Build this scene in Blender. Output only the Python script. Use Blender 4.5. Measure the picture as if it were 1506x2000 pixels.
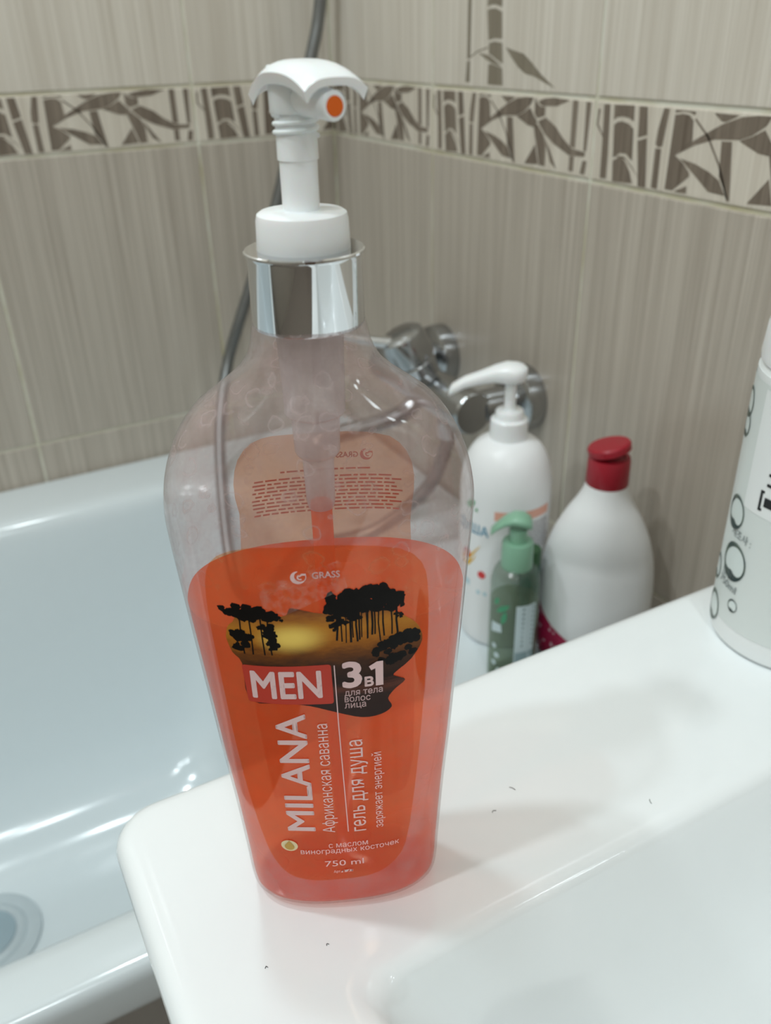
import bpy, bmesh, math, random
from mathutils import Vector, Matrix
random.seed(7)
scn = bpy.context.scene
COL = scn.collection
for o in list(bpy.data.objects):
    bpy.data.objects.remove(o, do_unlink=True)

# ------------------------------------------------------------------ camera, world, lamps, exposure
Z0 = 0.9776                       # height of the lower edge of the bamboo border
RIM = 0.60                        # bath rim
TOP = Z0 - 0.185                  # washbasin deck
CAM = Vector((-0.4992, -1.0694, Z0 + 0.1125))
yaw, pitch, roll, FPX = 0.48076, 0.51085, -0.02595, 1683.2
fw = Vector((math.sin(yaw) * math.cos(pitch), math.cos(yaw) * math.cos(pitch), -math.sin(pitch)))
r0 = Vector((math.cos(yaw), -math.sin(yaw), 0)); u0 = r0.cross(fw)
rr = math.cos(roll) * r0 + math.sin(roll) * u0
uu = -math.sin(roll) * r0 + math.cos(roll) * u0
cd = bpy.data.cameras.new('camera'); cam = bpy.data.objects.new('camera', cd); COL.objects.link(cam)
cd.sensor_fit = 'HORIZONTAL'; cd.sensor_width = 36; cd.lens = FPX / 1506 * 36
cd.clip_start = 0.01
m = Matrix((rr, uu, -fw)).transposed().to_4x4(); m.translation = CAM
cam.matrix_world = m
cd.dof.use_dof = True; cd.dof.focus_distance = 0.292; cd.dof.aperture_fstop = 17
scn.camera = cam
w = bpy.data.worlds.new('world'); scn.world = w; w.use_nodes = True
w.node_tree.nodes['Background'].inputs[0].default_value = (0.8, 0.87, 0.9, 1)
w.node_tree.nodes['Background'].inputs[1].default_value = 0.05
scn.view_settings.view_transform = 'Standard'; scn.view_settings.look = 'None'
scn.view_settings.gamma = 1; scn.view_settings.use_curve_mapping = False
scn.view_settings.exposure = 0.14
scn.cycles.transparent_max_bounces = 48; scn.cycles.max_bounces = 14; scn.cycles.caustics_reflective = False; scn.cycles.diffuse_bounces = 6; scn.cycles.glossy_bounces = 6
CEIL = 2.45
# x, y, power, diameter
LAMPS = [(-1.32, -0.92, 7.0, .084), (-0.98, -0.52, 6.8, .084), (-0.46, -0.50, 4.0, .084), (-0.72, -2.15, 6.2, .20), (-0.98, -2.55, 6.2, .20), (-1.40, -2.45, 6.2, .20)]

# ------------------------------------------------------------------ helpers
def s2l(c):
    def f(v):
        v /= 255
        return v / 12.92 if v <= 0.04045 else ((v + 0.055) / 1.055) ** 2.4
    return (f(c[0]), f(c[1]), f(c[2]), 1)

def nmat(name):
    m = bpy.data.materials.new(name); m.use_nodes = True
    nt = m.node_tree; nt.nodes.clear()
    out = nt.nodes.new('ShaderNodeOutputMaterial')
    return m, nt, out

def N(nt, typ, **kw):
    n = nt.nodes.new(typ)
    for k, v in kw.items():
        if k.startswith('i_'):
            n.inputs[k[2:].replace('_', ' ')].default_value = v
        else:
            setattr(n, k, v)
    return n

def plain(name, col, rough=0.4, metal=0.0, spec=0.5, noise=0.06, scale=60, coat=0.0, sss=0.0):
    """principled with a faint procedural variation"""
    m, nt, out = nmat(name)
    b = N(nt, 'ShaderNodeBsdfPrincipled')
    b.inputs['Roughness'].default_value = rough; b.inputs['Metallic'].default_value = metal
    b.inputs['Specular IOR Level'].default_value = spec; b.inputs['Coat Weight'].default_value = coat
    b.inputs['Coat Roughness'].default_value = 0.08
    if sss:
        b.inputs['Subsurface Weight'].default_value = sss; b.inputs['Subsurface Scale'].default_value = 0.004
    c = s2l(col)
    tc = N(nt, 'ShaderNodeTexCoord'); nz = N(nt, 'ShaderNodeTexNoise'); nz.inputs['Scale'].default_value = scale
    nt.links.new(tc.outputs['Object'], nz.inputs['Vector'])
    mx = N(nt, 'ShaderNodeMix', data_type='RGBA')
    mx.inputs[6].default_value = tuple(x * (1 - noise) for x in c[:3]) + (1,)
    mx.inputs[7].default_value = tuple(min(1, x * (1 + noise)) for x in c[:3]) + (1,)
    nt.links.new(nz.outputs['Fac'], mx.inputs[0]); nt.links.new(mx.outputs[2], b.inputs['Base Color'])
    nt.links.new(b.outputs[0], out.inputs[0])
    return m

def schlick(nt, f0, f90):
    lw = N(nt, 'ShaderNodeLayerWeight'); lw.inputs[0].default_value = 0.5
    pw = N(nt, 'ShaderNodeMath', operation='POWER'); pw.inputs[1].default_value = 5
    nt.links.new(lw.outputs['Facing'], pw.inputs[0])
    ma = N(nt, 'ShaderNodeMath', operation='MULTIPLY_ADD'); ma.inputs[1].default_value = f90 - f0; ma.inputs[2].default_value = f0
    nt.links.new(pw.outputs[0], ma.inputs[0])
    return ma

def thin_clear(name, tint, haze_col, haze_lo, haze_hi, scale=90, ior=1.45, rough=0.03, rings=0.0, gloss=1.0):
    """thin clear plastic: transparent + fresnel gloss + dried residue"""
    m, nt, out = nmat(name)
    tr = N(nt, 'ShaderNodeBsdfTransparent'); tr.inputs[0].default_value = tint
    gl = N(nt, 'ShaderNodeBsdfGlossy'); gl.inputs['Roughness'].default_value = rough
    df = N(nt, 'ShaderNodeBsdfDiffuse'); df.inputs[0].default_value = haze_col
    tl = N(nt, 'ShaderNodeBsdfTranslucent'); tl.inputs[0].default_value = haze_col
    dm = N(nt, 'ShaderNodeMixShader'); dm.inputs[0].default_value = 0.5
    nt.links.new(df.outputs[0], dm.inputs[1]); nt.links.new(tl.outputs[0], dm.inputs[2])
    tc = N(nt, 'ShaderNodeTexCoord'); nz = N(nt, 'ShaderNodeTexNoise')
    nz.inputs['Scale'].default_value = scale; nz.inputs['Detail'].default_value = 6; nz.inputs['Roughness'].default_value = 0.65
    nt.links.new(tc.outputs['Object'], nz.inputs['Vector'])
    mr = N(nt, 'ShaderNodeMapRange'); mr.inputs[1].default_value = 0.35; mr.inputs[2].default_value = 0.72
    mr.inputs[3].default_value = haze_lo; mr.inputs[4].default_value = haze_hi
    nt.links.new(nz.outputs['Fac'], mr.inputs[0])
    fac = mr.outputs[0]
    if rings:
        vo = N(nt, 'ShaderNodeTexVoronoi'); vo.inputs['Scale'].default_value = 150
        dist = N(nt, 'ShaderNodeVectorMath', operation='ADD')
        ns = N(nt, 'ShaderNodeTexNoise'); ns.inputs['Scale'].default_value = 200
        sc = N(nt, 'ShaderNodeVectorMath', operation='SCALE'); sc.inputs['Scale'].default_value = 0.004
        nt.links.new(tc.outputs['Object'], ns.inputs['Vector']); nt.links.new(ns.outputs['Color'], sc.inputs[0])
        nt.links.new(tc.outputs['Object'], dist.inputs[0]); nt.links.new(sc.outputs[0], dist.inputs[1])
        nt.links.new(dist.outputs[0], vo.inputs['Vector'])
        cr = N(nt, 'ShaderNodeValToRGB'); e = cr.color_ramp.elements
        e[0].position = 0.30; e[0].color = (0, 0, 0, 1); e[1].position = 0.40; e[1].color = (1, 1, 1, 1)
        x = e.new(0.48); x.color = (0, 0, 0, 1)
        nt.links.new(vo.outputs['Distance'], cr.inputs[0])
        # rings only in some cells, and only above the gel
        wn = N(nt, 'ShaderNodeSeparateColor'); nt.links.new(vo.outputs['Color'], wn.inputs[0])
        th = N(nt, 'ShaderNodeMath', operation='GREATER_THAN'); th.inputs[1].default_value = 0.66
        nt.links.new(wn.outputs[0], th.inputs[0])
        sx = N(nt, 'ShaderNodeSeparateXYZ'); nt.links.new(tc.outputs['Object'], sx.inputs[0])
        zr = N(nt, 'ShaderNodeMapRange'); zr.inputs[1].default_value = 0.13; zr.inputs[2].default_value = 0.17
        nt.links.new(sx.outputs['Z'], zr.inputs[0])
        m1 = N(nt, 'ShaderNodeMath', operation='MULTIPLY'); m2 = N(nt, 'ShaderNodeMath', operation='MULTIPLY')
        nt.links.new(cr.outputs[0], m1.inputs[0]); nt.links.new(th.outputs[0], m1.inputs[1])
        nt.links.new(m1.outputs[0], m2.inputs[0]); nt.links.new(zr.outputs[0], m2.inputs[1])
        m3 = N(nt, 'ShaderNodeMath', operation='MULTIPLY_ADD'); m3.inputs[1].default_value = rings
        nt.links.new(m2.outputs[0], m3.inputs[0]); nt.links.new(fac, m3.inputs[2])
        fac = m3.outputs[0]
    h = N(nt, 'ShaderNodeMixShader'); nt.links.new(fac, h.inputs[0])
    nt.links.new(tr.outputs[0], h.inputs[1]); nt.links.new(dm.outputs[0], h.inputs[2])
    fm = schlick(nt, 0.04 * gloss, 0.55 * gloss)
    g = N(nt, 'ShaderNodeMixShader'); nt.links.new(fm.outputs[0], g.inputs[0])
    nt.links.new(h.outputs[0], g.inputs[1]); nt.links.new(gl.outputs[0], g.inputs[2])
    nt.links.new(g.outputs[0], out.inputs[0])
    return m

def tile_mat(name, ca, cb, rough=0.28, fine=170.0, lowf=2.0):
    m, nt, out = nmat(name)
    b = N(nt, 'ShaderNodeBsdfPrincipled'); b.inputs['Roughness'].default_value = rough
    b.inputs['Specular IOR Level'].default_value = 0.45
    g = N(nt, 'ShaderNodeNewGeometry'); oi = N(nt, 'ShaderNodeObjectInfo')
    cx = N(nt, 'ShaderNodeCombineXYZ'); mul = N(nt, 'ShaderNodeMath', operation='MULTIPLY'); mul.inputs[1].default_value = 9.0
    nt.links.new(oi.outputs['Random'], mul.inputs[0])
    for i in range(3):
        nt.links.new(mul.outputs[0], cx.inputs[i])
    ad = N(nt, 'ShaderNodeVectorMath', operation='ADD'); nt.links.new(g.outputs['Position'], ad.inputs[0]); nt.links.new(cx.outputs[0], ad.inputs[1])
    def streak(fx, fz, det):
        mp = N(nt, 'ShaderNodeMapping'); mp.inputs['Scale'].default_value = (fx, fx, fz)
        nt.links.new(ad.outputs[0], mp.inputs['Vector'])
        nz = N(nt, 'ShaderNodeTexNoise'); nz.inputs['Scale'].default_value = 1; nz.inputs['Detail'].default_value = det
        nt.links.new(mp.outputs[0], nz.inputs['Vector'])
        return nz.outputs['Fac']
    a = streak(fine, lowf, 4); c = streak(fine * 3.2, 6, 2)
    av = N(nt, 'ShaderNodeMath', operation='MULTIPLY_ADD'); av.inputs[1].default_value = 0.45
    sm = N(nt, 'ShaderNodeMath', operation='MULTIPLY'); sm.inputs[1].default_value = 0.55
    nt.links.new(a, sm.inputs[0]); nt.links.new(c, av.inputs[0]); nt.links.new(sm.outputs[0], av.inputs[2])
    mr = N(nt, 'ShaderNodeMapRange'); mr.inputs[1].default_value = 0.33; mr.inputs[2].default_value = 0.67
    nt.links.new(av.outputs[0], mr.inputs[0])
    mx = N(nt, 'ShaderNodeMix', data_type='RGBA'); mx.inputs[6].default_value = s2l(ca); mx.inputs[7].default_value = s2l(cb)
    nt.links.new(mr.outputs[0], mx.inputs[0]); nt.links.new(mx.outputs[2], b.inputs['Base Color'])
    nt.links.new(b.outputs[0], out.inputs[0])
    return m

def mesh_obj(name, bm, mats, parent=None, smooth=None):
    """link a bmesh as one object; smooth = angle in degrees"""
    me = bpy.data.meshes.new(name)
    bmesh.ops.recalc_face_normals(bm, faces=bm.faces)
    bm.to_mesh(me); bm.free()
    for x in (mats if isinstance(mats, (list, tuple)) else [mats]):
        me.materials.append(x)
    o = bpy.data.objects.new(name, me); COL.objects.link(o)
    if parent is not None:
        o.parent = parent
    if smooth is not None:
        me.polygons.foreach_set('use_smooth', [True] * len(me.polygons))
        me.set_sharp_from_angle(angle=math.radians(smooth))
    return o

def empty(name, loc, rz=0.0):
    o = bpy.data.objects.new(name, None); COL.objects.link(o)
    o.location = loc; o.rotation_euler = (0, 0, rz); o.empty_display_size = 0.02
    return o

def tag(o, label, cat, group=None):
    o['label'] = label; o['category'] = cat
    if group:
        o['group'] = group
    return o

def struct(o):
    o['kind'] = 'structure'; return o

def box(bm, x0, x1, y0, y1, z0, z1, bev=0.0):
    vs = [bm.verts.new((x, y, z)) for x in (x0, x1) for y in (y0, y1) for z in (z0, z1)]
    fs = [(0, 1, 3, 2), (4, 6, 7, 5), (0, 4, 5, 1), (2, 3, 7, 6), (0, 2, 6, 4), (1, 5, 7, 3)]
    faces = [bm.faces.new([vs[i] for i in f]) for f in fs]
    if bev:
        es = list({e for f in faces for e in f.edges})
        bmesh.ops.bevel(bm, geom=es, offset=bev, segments=2, affect='EDGES', profile=0.5)
    return bm

def loft(bm, loops, cap0=True, cap1=True, closed=True):
    rows = [[bm.verts.new(p) for p in L] for L in loops]
    n = len(rows[0])
    for a, b in zip(rows, rows[1:]):
        for i in range(n if closed else n - 1):
            j = (i + 1) % n
            bm.faces.new((a[i], a[j], b[j], b[i]))
    if cap0: bm.faces.new(rows[0][::-1])
    if cap1: bm.faces.new(rows[-1])
    return rows

def lathe_loops(prof, seg=48, sx=1.0, sy=1.0):
    return [[(r * sx * math.cos(2 * math.pi * i / seg), r * sy * math.sin(2 * math.pi * i / seg), z) for i in range(seg)] for r, z in prof]

def lathe(prof, seg=48, cap0=True, cap1=True, sx=1.0, sy=1.0):
    bm = bmesh.new(); loft(bm, lathe_loops(prof, seg, sx, sy), cap0, cap1); return bm

def smooth_prof(pts, k=4):
    """Catmull-Rom through (r, z) points"""
    out = []
    P = [pts[0]] + list(pts) + [pts[-1]]
    for i in range(1, len(P) - 2):
        p0, p1, p2, p3 = P[i - 1], P[i], P[i + 1], P[i + 2]
        for s in range(k):
            t = s / k
            q = []
            for d in range(len(p0)):
                q.append(0.5 * (2 * p1[d] + (p2[d] - p0[d]) * t + (2 * p0[d] - 5 * p1[d] + 4 * p2[d] - p3[d]) * t * t + (3 * p1[d] - p0[d] - 3 * p2[d] + p3[d]) * t ** 3))
            out.append(tuple(q))
    out.append(tuple(pts[-1]))
    return out

def tube(bm, pts, rad, seg=12, caps=True):
    """sweep a circle; rad is a number or a list"""
    pts = [Vector(p) for p in pts]; n = len(pts)
    up = None; loops = []
    for i, p in enumerate(pts):
        t = (pts[min(i + 1, n - 1)] - pts[max(i - 1, 0)]).normalized()
        if up is None:
            up = t.orthogonal().normalized()
        up = (up - t * up.dot(t)).normalized(); sd = t.cross(up)
        R = rad[i] if isinstance(rad, (list, tuple)) else rad
        loops.append([tuple(p + R * (math.cos(2 * math.pi * k / seg) * up + math.sin(2 * math.pi * k / seg) * sd)) for k in range(seg)])
    loft(bm, loops, caps, caps)
    return bm

def rrect(x0, x1, y0, y1, r, z, seg=8):
    out = []
    for cx, cy, a0 in ((x1 - r, y1 - r, 0), (x0 + r, y1 - r, 90), (x0 + r, y0 + r, 180), (x1 - r, y0 + r, 270)):
        for i in range(seg + 1):
            a = math.radians(a0 + 90 * i / seg)
            out.append((cx + r * math.cos(a), cy + r * math.sin(a), z))
    return out

def flat_poly(polys):
    """bmesh of flat polygons given in 2-D (x, y)"""
    bm = bmesh.new()
    for P in polys:
        vs = [bm.verts.new((x, y, 0)) for x, y in P]
        f = bm.faces.new(vs)
        if f.normal.z < 0: f.normal_flip()
    return bm

def stroke(pts, wd):
    """2-D polyline to a polygon of width wd (number or list)"""
    L, Rr = [], []
    n = len(pts)
    for i, (x, y) in enumerate(pts):
        a = pts[max(i - 1, 0)]; b = pts[min(i + 1, n - 1)]
        dx, dy = b[0] - a[0], b[1] - a[1]; l = math.hypot(dx, dy) or 1
        ww = (wd[i] if isinstance(wd, (list, tuple)) else wd) / 2
        L.append((x - dy / l * ww, y + dx / l * ww)); Rr.append((x + dy / l * ww, y - dx / l * ww))
    return L + Rr[::-1]

def dice(bm, step):
    """cut flat geometry by a lattice so that it can be bent"""
    bmesh.ops.triangulate(bm, faces=bm.faces)
    xs = [v.co.x for v in bm.verts]; ys = [v.co.y for v in bm.verts]
    for ax, lo, hi in ((0, min(xs), max(xs)), (1, min(ys), max(ys))):
        k = math.floor(lo / step) + 1
        while k * step < hi:
            co = [0, 0, 0]; co[ax] = k * step; no = [0, 0, 0]; no[ax] = 1
            bmesh.ops.bisect_plane(bm, geom=bm.verts[:] + bm.edges[:] + bm.faces[:], plane_co=co, plane_no=no, dist=1e-7)
            k += 1

def text_bm(body, bold=0.0):
    """flat text as bmesh, origin at baseline start; returns (bmesh, width) for cap height 1"""
    from mathutils.geometry import interpolate_bezier, tessellate_polygon
    cu = bpy.data.curves.new('t', 'FONT'); cu.body = body
    o = bpy.data.objects.new('t', cu); COL.objects.link(o)
    bpy.context.view_layer.update()
    cv = o.to_curve(bpy.context.evaluated_depsgraph_get())
    loops = []
    for sp in cv.splines:
        bp = sp.bezier_points; pts = []
        if len(bp) == 18 and ('ь' in body or 'ы' in body):   # these outlines cross their own stem: pull the bowl's start clear of it
            xs = min(p.co.x for p in bp)
            for p in (bp[0], bp[-1]):
                if 0.05 < p.co.x - xs < 0.09:
                    for h_ in ('handle_left', 'handle_right'): setattr(p, h_ + '_type', 'FREE')
                    d_ = xs + 0.092 - p.co.x
                    for a_ in ('co', 'handle_left', 'handle_right'):
                        v_ = getattr(p, a_); v_.x += d_
        for i in range(len(bp)):
            p, q = bp[i], bp[(i + 1) % len(bp)]
            straight = p.handle_right_type == 'VECTOR' and q.handle_left_type == 'VECTOR'
            n = 2 if straight else (4 if len(bp) < 20 else 3)
            for v in interpolate_bezier(p.co, p.handle_right, q.handle_left, q.co, n)[:-1]:
                if not pts or (v - pts[-1]).length > 1e-4: pts.append(v.copy())
        if len(pts) > 2: loops.append([(v.x / .69, v.y / .69) for v in pts])
    o.to_curve_clear(); bpy.data.objects.remove(o); bpy.data.curves.remove(cu)
    def area(P): return sum(P[i - 1][0] * P[i][1] - P[i][0] * P[i - 1][1] for i in range(len(P))) / 2
    def inside(pt, P):
        c = False
        for i in range(len(P)):
            (x0, y0), (x1, y1) = P[i - 1], P[i]
            if (y0 > pt[1]) != (y1 > pt[1]) and pt[0] < (x1 - x0) * (pt[1] - y0) / (y1 - y0) + x0: c = not c
        return c
    big = max(loops, key=lambda P: abs(area(P))); sg = area(big) > 0
    outs = [P for P in loops if (area(P) > 0) == sg]; holes = [P for P in loops if (area(P) > 0) != sg]
    groups = [[P] for P in outs]
    for Hh in holes:
        best = max(groups, key=lambda g: (sum(inside(p_, g[0]) for p_ in Hh), -abs(area(g[0]))))
        best.append(Hh)
    bm = bmesh.new()
    sh = [(0, 0)] + ([(bold * math.cos(k * math.pi / 4), bold * math.sin(k * math.pi / 4)) for k in range(8)] if bold else [])
    for dx, dy in sh:
        for g in groups:
            flat = [p for L_ in g for p in L_]
            vs = [bm.verts.new((x + dx, y + dy, 0)) for x, y in flat]
            for tri in tessellate_polygon([[Vector((x, y, 0)) for x, y in L_] for L_ in g]):
                try: bm.faces.new([vs[i] for i in tri])
                except ValueError: pass
    x0 = min(v.co.x for v in bm.verts); x1 = max(v.co.x for v in bm.verts)
    for v in bm.verts: v.co.x -= x0
    return bm, x1 - x0

def wrap(name, bm, surf, off, mat, parent, step=None, uv=False):
    """bend flat (u, h) metric geometry onto surf(u, h, off) -> point"""
    if step: dice(bm, step)
    if uv:
        lay = bm.loops.layers.uv.new('flat')
        for f in bm.faces:
            for l in f.loops:
                l[lay].uv = (l.vert.co.x * 10, l.vert.co.y * 10)
    for v in bm.verts:
        v.co = surf(v.co.x, v.co.y, off)
    me = bpy.data.meshes.new(name); bm.to_mesh(me); bm.free()
    me.materials.append(mat)
    me.polygons.foreach_set('use_smooth', [True] * len(me.polygons))
    o = bpy.data.objects.new(name, me); COL.objects.link(o); o.parent = parent
    return o

def text_on(name, body, surf, u, h, length, cap, off, mat, parent, rot=0.0, bold=0.0):
    bm, wd = text_bm(body, bold)
    c, s = math.cos(math.radians(rot)), math.sin(math.radians(rot))
    for v in bm.verts:
        x, y = v.co.x * length / wd, v.co.y * cap
        v.co.x, v.co.y = u + x * c - y * s, h + x * s + y * c
    return wrap(name, bm, surf, off, mat, parent)

# ------------------------------------------------------------------ shared materials
M = {}
M['tile_hi'] = tile_mat('upper_tile', (194, 185, 172), (220, 213, 202))
M['tile_lo'] = tile_mat('lower_tile', (164, 154, 142), (195, 186, 174))
M['border'] = tile_mat('border_tile', (198, 188, 174), (218, 210, 197), fine=120)
M['bamboo'] = tile_mat('bamboo_print', (98, 86, 75), (138, 126, 113), fine=140)
M['bamboo_hi'] = tile_mat('bamboo_print_pale', (120, 111, 96), (142, 133, 118), fine=120)
def grout_mat():
    m, nt, out = nmat('grout'); b = N(nt, 'ShaderNodeBsdfPrincipled'); b.inputs['Roughness'].default_value = 0.8
    g = N(nt, 'ShaderNodeNewGeometry'); nz = N(nt, 'ShaderNodeTexNoise'); nz.inputs['Scale'].default_value = 14; nz.inputs['Detail'].default_value = 3
    nt.links.new(g.outputs['Position'], nz.inputs['Vector'])
    cr = N(nt, 'ShaderNodeValToRGB'); e = cr.color_ramp.elements
    e[0].position = 0.40; e[0].color = s2l((220, 219, 206)); e[1].position = 0.72; e[1].color = s2l((186, 178, 142))
    nt.links.new(nz.outputs['Fac'], cr.inputs[0]); nt.links.new(cr.outputs[0], b.inputs['Base Color'])
    nt.links.new(b.outputs[0], out.inputs[0]); return m
M['grout'] = grout_mat()
M['ceramic'] = plain('sanitary_ceramic', (236, 240, 241), 0.10, noise=0.01, coat=0.3)
M['enamel'] = plain('bath_acrylic', (214, 222, 225), 0.14, noise=0.01, coat=0.2)
M['apron'] = plain('apron_panel', (150, 146, 140), 0.5)
M['dark'] = plain('dark_gap', (26, 26, 26), 0.8)
M['chrome'] = plain('chrome', (222, 224, 226), 0.06, metal=1.0, noise=0.02)
M['dull_chrome'] = plain('faucet_chrome', (176, 178, 180), 0.16, metal=1.0, noise=0.05)
M['hose'] = plain('hose_metal', (128, 130, 130), 0.32, metal=0.8)
M['white'] = plain('white_plastic', (240, 242, 243), 0.28, noise=0.01, sss=0.15)
M['white_matte'] = plain('white_bottle_plastic', (236, 237, 238), 0.38, noise=0.01)
M['red'] = plain('red_cap_plastic', (158, 24, 42), 0.35)
M['crimson'] = plain('crimson_label', (168, 26, 72), 0.4)
M['mint'] = plain('mint_plastic', (132, 176, 150), 0.35, noise=0.02)
M['wallpaint'] = plain('room_wall_tile', (180, 172, 160), 0.35)
M['ceil'] = plain('ceiling_panel', (238, 240, 240), 0.6)
M['floor'] = plain('floor_tile', (120, 110, 100), 0.3)
M['wood'] = plain('brown_door', (96, 66, 44), 0.4, noise=0.3, scale=12)

# ------------------------------------------------------------------ room shell and tiled walls
H, HB, W, GAP = 0.3288, 0.0611, 0.25, 0.0030
def shell(name, b, mat):
    bm = bmesh.new(); box(bm, *b); return struct(mesh_obj(name, bm, mat))
RX, RY = -1.75, -2.90
floor = shell('floor', (RX - .1, .1, RY - .1, .1, -0.1, 0), M['floor'])
ceiling = shell('ceiling', (RX - .1, .1, RY - .1, .1, CEIL, CEIL + .1), M['ceil'])
wall_left = shell('wall_left', (RX - .1, 0.1, 0.0014, 0.1, 0, CEIL), M['grout'])
wall_right = shell('wall_right', (0.0014, 0.1, RY - .1, 0.1, 0, CEIL), M['grout'])
shell('wall_front', (RX - .1, .1, RY - .1, RY, 0, CEIL), M['wallpaint'])
shell('wall_end', (RX - .1, RX, RY, 0, 0, CEIL), M['wallpaint'])
bm = bmesh.new(); box(bm, -1.25, -0.55, RY, RY + 0.03, 0, 2.02, 0.004)  # unseen brown door, added so the chrome reflects something dark
d = struct(mesh_obj('door_1', bm, M['wood']))
bm = bmesh.new(); tube(bm, [(-0.63, RY + .03, 1.0), (-0.63, RY + .07, 1.0), (-0.74, RY + .07, 1.0)], 0.009); mesh_obj('door_handle', bm, M['chrome'], d, 40)

BORDER_POLY = [  # brown shapes of the bamboo print, mm from the tile's lower left corner
 [(10.1,57.6),(17.1,58.0),(19.5,22.1),(19.8,4.2),(12.4,3.8),(11.6,31.5)],
 [(21.9,57.8),(43.8,58.4),(44.6,47.5),(40,49.5),(32,50.4),(26,49.4),(22.6,47.2)],
 [(23.3,43.8),(26.9,46.0),(32.1,46.8),(40.0,45.4),(45.0,42.4),(47.2,20),(40,24.5),(33,24.5),(25.5,20.5)],
 [(25.8,18.2),(33,21.6),(39,19.5),(45.5,12.5),(50.0,4.1),(27.3,3.0)],
 [(48.9,58.2),(57.6,58.2),(60.2,39.3),(50.8,36.8)], [(50.9,34.6),(60.4,37.3),(64.5,2.9),(56.3,2.9)],
 [(74.4,58.2),(79.9,58.2),(78.0,42.5),(77.0,33.1),(73.0,32.0),(69.8,33.9),(70.8,43.8)],
 [(70.1,31.1),(76.0,31.1),(76.8,3.4),(70.3,3.6)],
 [(86.0,57.9),(104.9,57.6),(104.6,55.4),(99.5,57.0),(92.9,57.3),(86.0,56.0)],
 [(85.9,54.4),(92.9,55.6),(99.5,55.0),(103.6,52.0),(105.2,38.5),(93,30.5),(90.5,28.2),(99,23.8),(106.2,18),(106.7,15.6),(92.2,4.4),(84.5,4.4)],
 [(105.6,8.9),(105.9,3.8),(93.7,3.8)],
 [(131.3,40.8),(140.2,41.1),(146.1,3.5),(142,6.0),(139.6,11),(133.5,18.5)],
 [(96.1,26.5),(111.0,24.3),(124.6,20.3),(134.2,16.0),(141.1,6.9),(126.0,7.7),(112.7,16.2),(103.7,21.7)],
 [(121.6,57.7),(142.9,57.5),(132.3,52.9),(128.7,53.1)],
 [(91.6,28.8),(100.8,36.1),(112.4,42.4),(129.1,51.0),(145.4,56.6),(158.5,58.2),(169.5,58.4),(165.7,52.6),(156,46.4),(146.2,42.9),(125.1,41.6),(107.3,36.2)],
 [(26.8,21.8),(37.8,22.4),(48.0,15.9),(57.8,7.1),(50.5,13),(40.1,20.4)],
 [(146.2,42.2),(156,45.6),(165.5,50.2),(171.2,44),(175.9,40.2),(173.7,35.2),(163.0,36.1)],
 [(175.7,55.4),(186,58.4),(197.4,59.5),(218.6,58.5),(202.0,53.3),(182.2,52.3)],
 [(171.5,58.3),(174.6,54.5),(180.5,51.5),(186.5,51.8),(186.4,45),(176,42.5),(172.0,46)],
 [(172,35),(176.5,38.2),(186.0,30.0),(190.1,22),(190.6,5.1),(182.6,5.2),(176.4,22.6)], [(160.7,4.5),(175.1,21.6),(180.9,5.8)],
 [(177.1,40.0),(188.0,43.8),(201.9,37.6),(212.7,29.3),(225.1,22.4),(242.2,21.0),(241.5,17.6),(222.0,17.1),(201.6,23.8),(187.6,30.7)],
 [(187.6,28.4),(196.1,18.7),(206.7,4.0),(197.2,9.4)],
 [(222.3,58.7),(229.0,58.6),(229.0,23.0),(222.6,24.0)], [(222.8,16.6),(228.6,16.8),(228.6,4.9),(222.8,5.0)],
 [(238.8,58.4),(244.8,58.3),(243.2,22.0),(239.6,22.0)], [(239.7,14.7),(244.9,14.6),(243.4,4.0),(237.4,4.3)],
 stroke([(5.0,54.0),(4.1,43.0),(11.9,34.6)], [2.4, 2.0, 1.0]),
 stroke([(105.4,53.0),(118.6,42.9),(132.2,25.6),(144.2,3.7)], 1.5),
]
UPPER_POLY = [
 [(62.2,330),(69.7,330),(68.9,87),(63.6,86)], [(63.4,84),(68.8,85),(68.7,67.0),(61.6,66.7)],
 [(95.2,330),(117.6,330),(117.6,126.6),(108.2,129.0),(100.7,129.0),(95.0,127.6)],
 [(95.0,125.0),(100.7,126.0),(108.2,126.0),(118.0,123.0),(119.4,102.6),(107.4,103.2),(98.0,101.4)],
 [(99.0,99.2),(107.4,100.6),(119.8,99.4),(121.8,83),(112.4,86.2),(100.5,90.8),(99.2,90.6)],
 [(99.0,82.4),(104,82.6),(121.0,79.6),(122.7,65.7),(98.7,65.9)],
 [(125.3,96.0),(138.9,93.3),(152.1,91.2),(164.3,84.6),(176.4,76.9),(185.8,72.2),(197.4,66.5),(182.7,70.3),(167.6,74.8),(155.9,76.0),(144.7,81.1),(133.2,89.1)],
 [(83,91.2),(87.3,90.9),(100.5,89.4),(112.4,84.4),(120.3,80.6),(103.5,83.6),(94.1,86.7)],
 stroke([(69.4,87.8),(80.5,92.5),(97.5,95.9)], 1.0),
]
def clip_u(bm, lo, hi):
    for co, no in (((lo, 0, 0), (-1, 0, 0)), ((hi, 0, 0), (1, 0, 0))):
        bmesh.ops.bisect_plane(bm, geom=bm.verts[:] + bm.edges[:] + bm.faces[:], plane_co=co, plane_no=no, clear_outer=True, dist=1e-7)

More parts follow.
